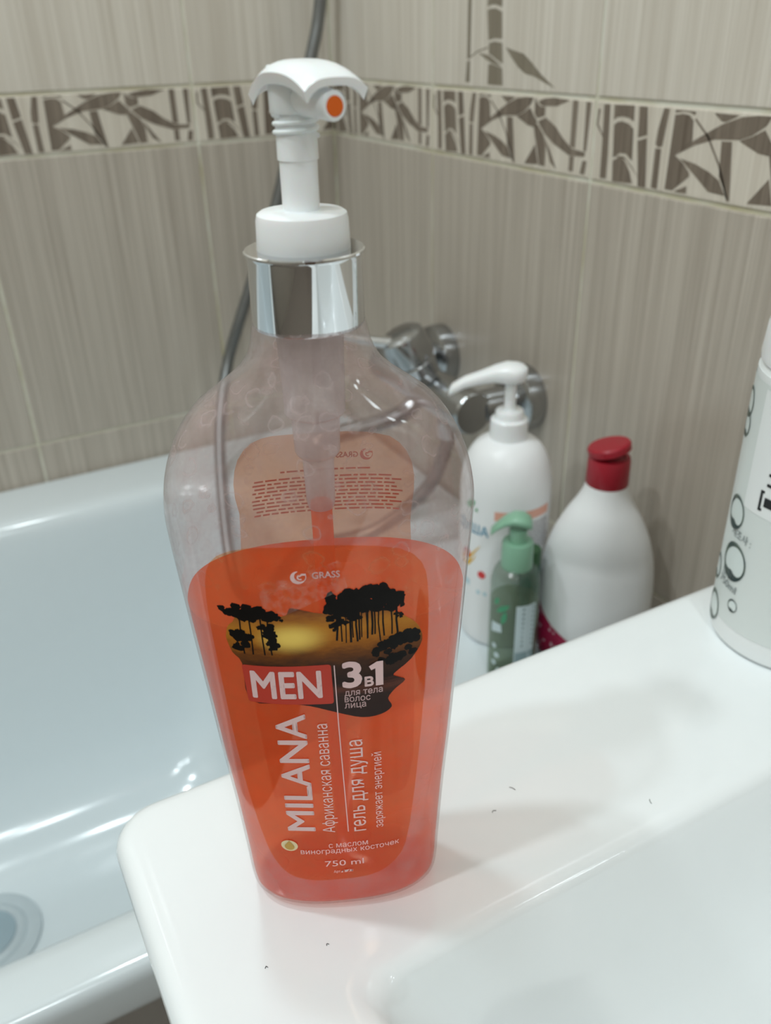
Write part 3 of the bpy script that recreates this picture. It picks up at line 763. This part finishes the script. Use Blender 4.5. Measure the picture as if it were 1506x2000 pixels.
def roof(a, t, low):
    s = (a - .005) / (a1 - .005) if a > .005 else (a - .005) / (a0 - .005)
    drop = .0036 * abs(s) ** 2.4 if a > .005 else .0052 * abs(s) ** 2.8
    z = .2916 - drop - .0026 * abs(t) ** 3.2
    if low: z -= .0018 + .0008 * abs(t) ** 6
    wd = W2 * (1 - .05 * (1 - (a - a0) / (a1 - a0))) - (0.0009 if low else 0)
    p = av * a * (0.97 if low else 1) + wv * t * wd
    return (p.x, p.y, z)
top = [[bm.verts.new(roof(a0 + (a1 - a0) * i / na, -1 + 2 * j / nw, False)) for j in range(nw + 1)] for i in range(na + 1)]
bot = [[bm.verts.new(roof(a0 + (a1 - a0) * i / na, -1 + 2 * j / nw, True)) for j in range(nw + 1)] for i in range(na + 1)]
for i in range(na):
    for j in range(nw):
        bm.faces.new((top[i][j], top[i + 1][j], top[i + 1][j + 1], top[i][j + 1])); bm.faces.new((bot[i][j], bot[i][j + 1], bot[i + 1][j + 1], bot[i + 1][j]))
for i in range(na):
    bm.faces.new((top[i][0], bot[i][0], bot[i + 1][0], top[i + 1][0])); bm.faces.new((top[i][nw], top[i + 1][nw], bot[i + 1][nw], bot[i][nw]))
for j in range(nw):
    bm.faces.new((top[0][j], top[0][j + 1], bot[0][j + 1], bot[0][j])); bm.faces.new((top[na][j], bot[na][j], bot[na][j + 1], top[na][j + 1]))
es = [e for e in bm.edges if len(e.link_faces) == 2 and e.calc_face_angle(0) > .7]
bmesh.ops.bevel(bm, geom=es, offset=.00055, segments=2, affect='EDGES', profile=.5)
head = mesh_obj('pump_head', bm, M['white'], bt, 60)
mesh_obj('head_socket', lathe([(.0060, .2795), (.0063, .2800), (.0064, .2900), (.0060, .2903)], 40), M['white'], head, 40)
bm = bmesh.new(); zc = .2819
tube(bm, [av * .002 + Vector((0, 0, zc + .0012)), av * .012 + Vector((0, 0, zc + .0006)), av * .0188 + Vector((0, 0, zc)), av * .0192 + Vector((0, 0, zc))], [.0040, .0037, .0034, .0031], 28)
nz_ = mesh_obj('nozzle', bm, M['white'], head, 50)
M['gelspot'] = plain('gel_drop', (226, 100, 20), 0.25)
bm = bmesh.new(); tube(bm, [av * .0190 + Vector((0, 0, zc)), av * .01945 + Vector((0, 0, zc))], [.0024, .0022], 28)
o = mesh_obj('gel_drop', bm, M['gelspot'], head, 50); o['label'] = 'orange gel left in the nozzle'
mesh_obj('pump_chamber', lathe([(.0098, .2300), (.0094, .2180), (.0090, .1998), (.0084, .1990), (.0072, .1988), (.0069, .1872), (.0062, .1858), (.0048, .1850), (.0045, .1700), (.0040, .1675)], 40), M['chamber'], bt, 35)
bm = bmesh.new(); tube(bm, [(0, 0, .169), (0, 0, .13), (.0005, 0, .06), (.001, 0, .006)], .0034, 20); mesh_obj('dip_tube', bm, M['gel_tube'], bt, 40)

# ------------------------------------------------------------------ bottles on the bath rim
def face(x, y):
    nx, ny = CAM.x - x, CAM.y - y
    return math.atan2(nx, -ny)      # local -y looks to the middle of the room
def cyl_surf(rf, sx=1.0, sy=1.0):
    def f(u, h, off):
        r = rf(h); a = u / (r * sx) - math.pi / 2
        return Vector(((r * sx + off) * math.cos(a), (r * sy + off) * math.sin(a), h))
    return f
def prof_r(prof):
    Z = [p[1] for p in prof]; Rr = [p[0] for p in prof]
    def f(h):
        for i in range(len(Z) - 1):
            if Z[i] <= h <= Z[i + 1] and Z[i + 1] > Z[i]:
                return Rr[i] + (Rr[i + 1] - Rr[i]) * (h - Z[i]) / (Z[i + 1] - Z[i])
        return Rr[-1]
    return f
def quad_on(nm, P, sf, mat, parent, step=.006, off=.00025): return wrap(nm, polys_bm([P]), sf, off, mat, parent, step=step)
def rect(x0, x1, y0, y1): return [(x0, y0), (x1, y0), (x1, y1), (x0, y1)]

# tall white pump bottle
px, py = -0.1066, -0.5399
wp = empty('pump_bottle', (px, py, RIM + .0002), face(px, py)); tag(wp, 'tall white pump bottle with fruit print label on the bath rim', 'bottle')
P = smooth_prof([(.030, 0), (.0335, .0015), (.0355, .006), (.037, .02), (.038, .05), (.0385, .10), (.0385, .145), (.0372, .163), (.0335, .177), (.0275, .187), (.020, .1925), (.0150, .194), (.0140, .196)], 4)
mesh_obj('body', lathe(P, 56), M['white_matte'], wp, 40)
mesh_obj('collar', lathe([(.0155, .190), (.0158, .192), (.0152, .2095), (.0142, .2105), (.0118, .2105), (.0116, .216), (.0108, .2175), (.0055, .2178), (.0050, .2185)], 48), M['white'], wp, 35)
mesh_obj('pump_stem', lathe([(.0048, .216), (.0046, .242)], 28), M['white'], wp, 35)
bm = bmesh.new()
hd = [((.009, 0), .0098, .0068), ((.004, 0), .0125, .0078), ((-.004, 0), .0120, .0082), ((-.013, -.001), .0090, .0066), ((-.024, -.0045), .0072, .0052), ((-.037, -.009), .0068, .0046), ((-.047, -.0150), .0062, .0042), ((-.0495, -.0175), .0050, .0030)]
loops = []
for (x, dz), ry, rz in hd:
    loops.append([(x, ry * math.copysign(abs(math.cos(t)) ** .8, math.cos(t)), .2490 + dz + rz * math.copysign(abs(math.sin(t)) ** .7, math.sin(t))) for t in [2 * math.pi * i / 24 for i in range(24)]])
loops.insert(0, [(x + .0035, y * .55, .249 + (z - .249) * .6) for x, y, z in loops[0]])
loft(bm, loops); mesh_obj('pump_head', bm, M['white'], wp, 50)
sf = cyl_surf(prof_r(P))
M['lab_sal'] = plain('salmon_band', (228, 170, 150), .5); M['lab_blue'] = plain('blue_print', (60, 140, 170), .5); M['lab_green'] = plain('leaf_print', (90, 160, 110), .5, noise=.2)
M['lab_grey'] = plain('grey_fine_print', (150, 146, 148), .5); M['lab_red'] = plain('fruit_red', (214, 60, 60), .5); M['lab_yel'] = plain('fruit_yellow', (226, 180, 60), .5); M['lab_lb'] = plain('pale_blue_print', (190, 214, 222), .5)
quad_on('ingredient_band', [(-8, 134.5), (44, 134.5), (44, 142.5), (-8, 142.5)], sf, M['lab_sal'], wp)
fp = []
for k in range(14):
    y = 130 - k * 2.1; x = 4
    while x < 42:
        l = rnd.uniform(1.5, 5); fp.append(rect(x, x + l, y, y + 1.1)); x += l + .8
wrap('fine_print', polys_bm(fp), sf, .00025, M['lab_grey'], wp)
text_on('lettering', 'ДУША', sf, -.047, .1170, .0345, .0088, .00025, M['lab_blue'], wp, bold=.02)
wrap('leaf_print', polys_bm([[(-37, 142), (-31, 148), (-26, 147), (-28, 142), (-33, 139)], [(-27, 139), (-24, 142), (-23, 138)]]), sf, .00025, M['lab_green'], wp)
wrap('fruit_print', polys_bm([arc(-35, 88, 6.2, 0, 360, 16)[:-1]]), sf, .00022, M['lab_yel'], wp); wrap('fruit_print', polys_bm([arc(-35, 94, 5.0, 0, 360, 16)[:-1], arc(-17.5, 78, 3.8, 0, 360, 16)[:-1]]), sf, .00028, M['lab_red'], wp)
wrap('splash_print', polys_bm([stroke([(-32, 90), (-26, 98), (-20, 106)], [3, 1.8, .5]), stroke([(-33, 84), (-27, 90), (-24, 96)], [2, 1.4, .4])]), sf, .0003, M['lab_yel'], wp)
wrap('fine_print', polys_bm([rect(-36, -6, 50, 51.2), rect(-36, -6, 46, 47), rect(-22, -12, 57, 61), rect(-38, -30, 62, 68)]), sf, .00025, M['lab_lb'], wp)

# red-capped bottle
qx, qy = -0.0640, -0.6150
rb = empty('shampoo_bottle', (qx, qy, RIM + .0002), face(qx, qy)); rb.scale = (1, 1, 1.055); tag(rb, 'white bottle with open dark red flip cap on the bath rim', 'bottle')
K = .988
P = smooth_prof([(.036, 0), (.042, .002), (.0452, .008), (.0472, .03), (.0478, .06), (.0468, .085), (.0440, .104), (.0385, .122), (.0300, .139), (.0225, .151), (.0182, .160), (.0164, .168), (.0162, .172)], 4)
P = [(r * K, z * K) for r, z in P]
def flat_loops(P, fl):
    out = []
    for r, z in P:
        ry = r * (fl + (1 - fl) * min(1, max(0, (z - .10) / .062)))
        out.append([(r * math.cos(2 * math.pi * i / 56), ry * math.sin(2 * math.pi * i / 56), z) for i in range(56)])
    return out
bm = bmesh.new(); loft(bm, flat_loops(P, .56)); mesh_obj('body', bm, M['white_matte'], rb, 40)
cpp = [(.0164, .1655), (.0170, .1665), (.0166, .1855), (.0160, .1880), (.0125, .1880), (.0115, .1868)]
cp = mesh_obj('flip_cap', lathe([(r * K, z * K) for r, z in cpp], 48), M['red'], rb, 35)
bm = lathe([(.0150, 0), (.0168, .0012), (.0170, .0058), (.0158, .0074), (.006, .0076)], 48)
lid = mesh_obj('cap_lid', bm, M['red'], cp, 35); lid.location = (0, 0, .1885); lid.rotation_euler = (math.radians(-3), math.radians(-14), 0); lid.scale = (K, K, K)
fs_ = prof_r(P)
def rsurf(u, h, off):
    r = fs_(h); a = u / r - math.pi / 2
    return Vector(((r + off) * math.cos(a), (r * .56 + off) * math.sin(a), h))
lb = wrap('crimson_label', polys_bm([[(-70, 66), (-60, 58), (-48, 48), (-34, 38), (-18, 29), (0, 24), (30, 22), (60, 26), (60, 5), (0, 4), (-70, 5)]]), rsurf, .0003, M['crimson'], rb, step=.005)
dots = []
for k in range(46):
    u = rnd.uniform(-64, 10); h = rnd.uniform(10, 22 + max(0, (-u - 6) * .58)); r_ = rnd.uniform(.7, 1.7); dots.append(arc(u, h, r_, 0, 360, 8)[:-1])
wrap('dot_print', polys_bm(dots), rsurf, .0005, plain('pink_dots', (232, 190, 206), .5), lb)

# small mint pump bottle, see-through
gx, gy = -0.1380, -0.6020
gb = empty('hand_soap_bottle', (gx, gy, RIM + .0002), face(gx, gy)); gb.scale = (1, 1, 1.085); tag(gb, 'small see-through bottle with mint green pump in front of the tall white one', 'bottle')
K = .975
P = smooth_prof([(.0165, 0), (.0195, .0015), (.0206, .005), (.0207, .03), (.0207, .085), (.0200, .0955), (.0175, .1030), (.0138, .1062), (.0120, .107)], 4)
P = [(r * K, z * K) for r, z in P]
M['soap_pet'] = thin_clear('soap_bottle_plastic', (0.80, 0.86, 0.82, 1), s2l((170, 184, 172)), .08, .20, scale=40, gloss=1.2)
M['soap_gel'] = gel_mat('soap_liquid', (0.84, 0.88, 0.80, 1), s2l((150, 160, 138)), .30)
mesh_obj('body', lathe(P, 44, True, False), M['soap_pet'], gb, 40)
mesh_obj('soap', lathe([(.0150, .0012), (.0192, .004), (.0194, .01), (.0194, .074)], 44), M['soap_gel'], gb, 40)
mesh_obj('collar', lathe([(.0126, .103), (.0128, .104), (.0124, .1230), (.0116, .1246), (.0076, .1246)], 40), M['mint'], gb, 35)
mesh_obj('pump_stem', lathe([(.0070, .121), (.0070, .1345)], 32), M['mint'], gb, 35)
bm = bmesh.new(); loops = []
for x, z, ry, th in [(.0105, .1380, .0050, .0024), (.0088, .1400, .0082, .0038), (.0030, .1425, .0098, .0046), (-.004, .1430, .0094, .0040), (-.011, .1402, .0078, .0030), (-.017, .1355, .0064, .0024), (-.0215, .1310, .0056, .0020)]:
    loops.append([(x, ry * math.cos(t), z + th * math.copysign(abs(math.sin(t)) ** .8, math.sin(t))) for t in [2 * math.pi * i / 20 for i in range(20)]])
loft(bm, loops); mesh_obj('pump_head', bm, M['mint'], gb, 50)
sf = cyl_surf(prof_r(P)); M['leafg'] = plain('leaf_green', (70, 150, 110), .5); M['labw'] = plain('pale_label', (196, 212, 216), .5); M['labt'] = plain('teal_fine_print', (70, 104, 106), .5); M['labb'] = plain('blue_grey_label', (140, 164, 170), .5)
wl = quad_on('white_label', rect(2, 20, 12, 79), sf, M['labw'], gb); quad_on('blue_panel', rect(3, 20, 13, 36), sf, M['labb'], wl, off=.0004)
fp = []
for k in range(9):
    y = 75 - k * 4.2; fp.append(rect(7.5, 18, y, y + 1.7))
wrap('fine_print', polys_bm(fp), sf, .0004, M['labt'], wl)
def leaf(x, y, ln, wd, ang):
    c, s = math.cos(math.radians(ang)), math.sin(math.radians(ang)); q = [(ln * t, wd * math.sin(math.pi * t) * sg) for sg, ts in ((1, [i / 8 for i in range(9)]), (-1, [i / 8 for i in range(7, 0, -1)])) for t in ts]
    return [(x + a * c - b * s, y + a * s + b * c) for a, b in q]
wrap('leaf_print', polys_bm([leaf(-15, 70, 15, 2.4, 38), leaf(-6, 73, 13, 2.2, -105), leaf(-17, 76, 8, 2, 60)]), sf, .0003, M['leafg'], gb)
wrap('blossom_print', polys_bm([arc(-16, 38, 2.4, 0, 360, 10)[:-1], arc(-13, 30, 2.6, 0, 360, 10)[:-1], arc(-15.5, 22, 2.4, 0, 360, 10)[:-1], arc(-10, 16, 2.8, 0, 360, 10)[:-1]]), sf, .0003, M['labw'], gb)
quad_on('name_strip', [(-20, 50), (-9, 53), (-10, 60), (-20, 59)], sf, M['labw'], gb)

# dark green tube behind it
kx, ky = -0.1140, -0.5890
kb = empty('green_tube', (kx, ky, RIM + .0002), face(kx, ky)); tag(kb, 'narrow dark green tube with olive cap squeezed between the bottles', 'tube')
M['dkgreen'] = plain('dark_green_plastic', (28, 84, 66), .3); M['olive'] = plain('olive_cap', (52, 88, 56), .35)
mesh_obj('body', lathe(smooth_prof([(.0072, 0), (.0086, .002), (.0090, .01), (.0090, .092), (.0082, .098), (.0065, .100)], 3), 36), M['dkgreen'], kb, 40)
mesh_obj('cap', lathe([(.0070, .099), (.0088, .0995), (.0088, .112), (.0082, .1135), (.003, .1136)], 36), M['olive'], kb, 35)

# ------------------------------------------------------------------ printed canister on the washbasin
cx_, cy_ = -0.1248, -0.8320
cn = empty('body_wash_canister', (cx_, cy_, TOP + .0002), face(cx_, cy_)); tag(cn, 'pale canister printed with water bubbles, white cap, on the washbasin', 'bottle')
P = smooth_prof([(.0375, 0), (.0405, .0015), (.0415, .005), (.0417, .02), (.0417, .10), (.0417, .146), (.0412, .1515), (.0395, .1545), (.0375, .156)], 4)
M['can'] = plain('canister_plastic', (232, 236, 236), .3, noise=.01)
mesh_obj('body', lathe(P, 72), M['can'], cn, 40)
mesh_obj('cap', lathe([(.0372, .1545), (.0412, .1552), (.0416, .158), (.0408, .172), (.0385, .1795), (.0330, .1850), (.020, .1885), (.004, .1895)], 64), M['white'], cn, 40)
sf = cyl_surf(prof_r(P)); M['canlab'] = plain('pale_green_grey_label', (216, 223, 221), .35, noise=.03, scale=20)
cl = quad_on('wrap_label', rect(-128, 128, 14, 148), sf, M['canlab'], cn, step=.005)
quad_on('white_panel', rect(-38, 40, 84, 146), sf, M['can'], cl, step=.005, off=.0004)
def bubble_mat():
    m, nt, out = nmat('bubble_print'); b = N(nt, 'ShaderNodeBsdfPrincipled'); b.inputs['Roughness'].default_value = .3
    nz = N(nt, 'ShaderNodeTexNoise'); tc = N(nt, 'ShaderNodeTexCoord'); nz.inputs['Scale'].default_value = 120; nt.links.new(tc.outputs['Object'], nz.inputs[0])
    cr = N(nt, 'ShaderNodeValToRGB'); e = cr.color_ramp.elements; e[0].position = .4; e[0].color = s2l((22, 44, 42)); e[1].position = .62; e[1].color = s2l((84, 98, 84))
    nt.links.new(nz.outputs['Fac'], cr.inputs[0]); nt.links.new(cr.outputs[0], b.inputs['Base Color']); nt.links.new(b.outputs[0], out.inputs[0]); return m
M['bub'] = bubble_mat(); M['bub_in'] = plain('bubble_centre', (216, 226, 224), .3, noise=.03)
def bubble(u, h, r, sy=1.15):
    n = 28; full = arc(u, h, r, 0, 360, n, sy)[:-1]
    wrap('bubble_centre', polys_bm([full]), sf, .00045, M['bub_in'], cl, step=.005)
    pts = arc(u, h, r, 0, 360, n, sy); wds = []
    for i in range(n + 1):
        a = 2 * math.pi * i / n
        wds.append(r * (.05 + .34 * max(0, math.cos(a - 4.6)) ** 4 + .12 * max(0, math.cos(a - 2.2)) ** 2 + .04))
    bm = bmesh.new()
    inner = [(u + (x - u) * (1 - wds[i] / r * 1.2), h + (y - h) * (1 - wds[i] / r * 1.2)) for i, (x, y) in enumerate(pts)]
    vo = [bm.verts.new((x / 1000, y / 1000, 0)) for x, y in pts[:-1]]; vi = [bm.verts.new((x / 1000, y / 1000, 0)) for x, y in inner[:-1]]
    for i in range(n): bm.faces.new((vo[i], vo[(i + 1) % n], vi[(i + 1) % n], vi[i]))
    wrap('bubble_print', bm, sf, .0006, M['bub'], cl)
M['bk'] = plain('black_lettering', (18, 18, 20), .4); M['gk'] = plain('grey_lettering', (96, 104, 104), .4)
for u, h, r in [(-44, 77, 8.2), (-37, 51, 9.6), (-56, 37, 6.6), (-50, 15.5, 8.0), (-31, 27, 3.4), (-56, 133, 7.0), (-54, 122, 6.0), (20, 60, 10), (45, 40, 7), (70, 100, 9), (-90, 90, 9), (-100, 40, 8)]:
    bubble(u, h, r)
CT = lambda s, u, h, ln, cap, mat='gk', bold=0.0, rot=0: text_on('lettering', s, sf, u / 1000, h / 1000, ln / 1000, cap / 1000, .0008, M[mat], cl, rot, bold)
CT('제조사 :', -43, 65, 16, 4.2); CT('750ml', -46, 34.5, 15.5, 4.4); CT('용량:', -45, 40.5, 11, 4.2)
wrap('square_logo', polys_bm([rect(-28, -17, 87, 88.4), rect(-28, -17, 96.6, 98), rect(-28, -26.6, 87, 98), rect(-18.4, -17, 87, 98), rect(-25, -20, 90, 95)]), sf, .0006, M['bk'], cl)
CT('H', -17, 101, 7, 8, 'bk', .03, 90)

# ------------------------------------------------------------------ mixer tap and shower hose
ZF = Z0 - 0.210; XF = -0.070
tap = empty('mixer_tap', (0, -0.345, ZF)); tag(tap, 'chrome single lever bath mixer tap mounted on the tiled wall', 'faucet')
def xlathe(prof, seg=48):          # axis along -x, starting at the wall
    bm = lathe(prof, seg)
    for v in bm.verts: v.co = Vector((-v.co.z, v.co.x, v.co.y))
    return bm
for dy in (0.078, -0.078):
    o = mesh_obj('escutcheon', xlathe([(.033, 0), (.0335, .010), (.032, .017), (.028, .020), (.0165, .021), (.0165, .024)]), M['dull_chrome'], tap, 35); o.location = (0, dy, 0)
    o2 = mesh_obj('union_nut', xlathe([(.0150, .022), (.0165, .024), (.0165, .050), (.0150, .056)], 24), M['dull_chrome'], tap, 35); o2.location = (0, dy, 0)
bm = lathe([(.004, -.0905), (.0195, -.0900), (.0208, -.0885), (.0212, -.086), (.0212, .086), (.0208, .0885), (.0195, .0900), (.004, .0905)], 48)
for v in bm.verts: v.co = Vector((v.co.x + XF, v.co.z, v.co.y))
mesh_obj('tap_body', bm, M['dull_chrome'], tap, 35)
ax = Vector((-.42, 0.10, .90)).normalized(); q = ax.to_track_quat('Z', 'Y').to_matrix()
def oriented(prof, seg=48):
    bm = lathe(prof, seg)
    for v in bm.verts: v.co = q @ v.co + Vector((XF, 0, 0))
    return bm
mesh_obj('cartridge_housing', oriented([(.0200, 0), (.0205, .018), (.0215, .026), (.0220, .0300), (.0212, .0315)]), M['dull_chrome'], tap, 35)
hnd = mesh_obj('lever_cap', oriented([(.0222, .0325), (.0240, .0340), (.0245, .0400), (.0240, .0570), (.0225, .0620), (.0180, .0650), (.008, .0662), (.002, .0664)]), M['dull_chrome'], tap, 35)
bm = bmesh.new(); base = Vector((XF, 0, 0)) + ax * .052; dv = Vector((-.96, 0.20, .16)).normalized()
loops = []; sd = dv.cross(ax).normalized(); up = sd.cross(dv).normalized()
for s, wd, th in [(.014, .009, .0065), (.03, .0075, .0055), (.05, .0062, .0045), (.075, .0068, .0040), (.092, .0075, .0035), (.096, .0055, .0022)]:
    loops.append([tuple(base + dv * s + up * (s * s * 1.2) + sd * wd * math.cos(t) + up * th * math.sin(t)) for t in [2 * math.pi * i / 20 for i in range(20)]])
loft(bm, loops); mesh_obj('lever', bm, M['chrome'], tap, 50)
bm = bmesh.new(); tube(bm, smooth_prof([(XF, .012, -.012), (XF - .02, .012, -.03), (XF - .06, .012, -.036), (XF - .11, .012, -.038), (XF - .125, .012, -.045), (XF - .128, .012, -.058)], 4), .0095, 20)
mesh_obj('spout', bm, M['dull_chrome'], tap, 50)
bm = lathe([(.011, -.040), (.012, -.038), (.012, -.018), (.010, -.014)], 24); mesh_obj('hose_nut', bm, M['dull_chrome'], tap, 35).location = (XF, -.045, 0)

hp = [(.02, -.045, Z0 + .34), (-.004, -.042, Z0 + .23), (-.028, -.040, Z0 + .1425), (-.0417, -.040, Z0 + .092), (-.072, -.040, Z0 + .010), (-.1051, -.040, Z0 - .0823), (-.135, -.040, Z0 - .145), (-.1609, -.040, Z0 - .2004), (-.186, -.042, Z0 - .258), (-.214, -.075, Z0 - .320), (-.240, -.135, Z0 - .390), (-.262, -.22, Z0 - .460), (-.258, -.30, Z0 - .440), (-.222, -.345, Z0 - .364), (-.150, -.368, Z0 - .350), (-.092, -.385, Z0 - .305), (XF, -.390, Z0 - .252)]
hp[0] = (-.006, -.055, Z0 + .34); hp[1] = (-.016, -.045, Z0 + .235)
path = smooth_prof(hp, 26)
bm = bmesh.new(); tube(bm, path, [.0074 if i % 2 else .0069 for i in range(len(path))], 12)
hose = mesh_obj('shower_hose', bm, M['hose'], None, 80); tag(hose, 'grey metal shower hose hanging against the left tiled wall', 'hose')
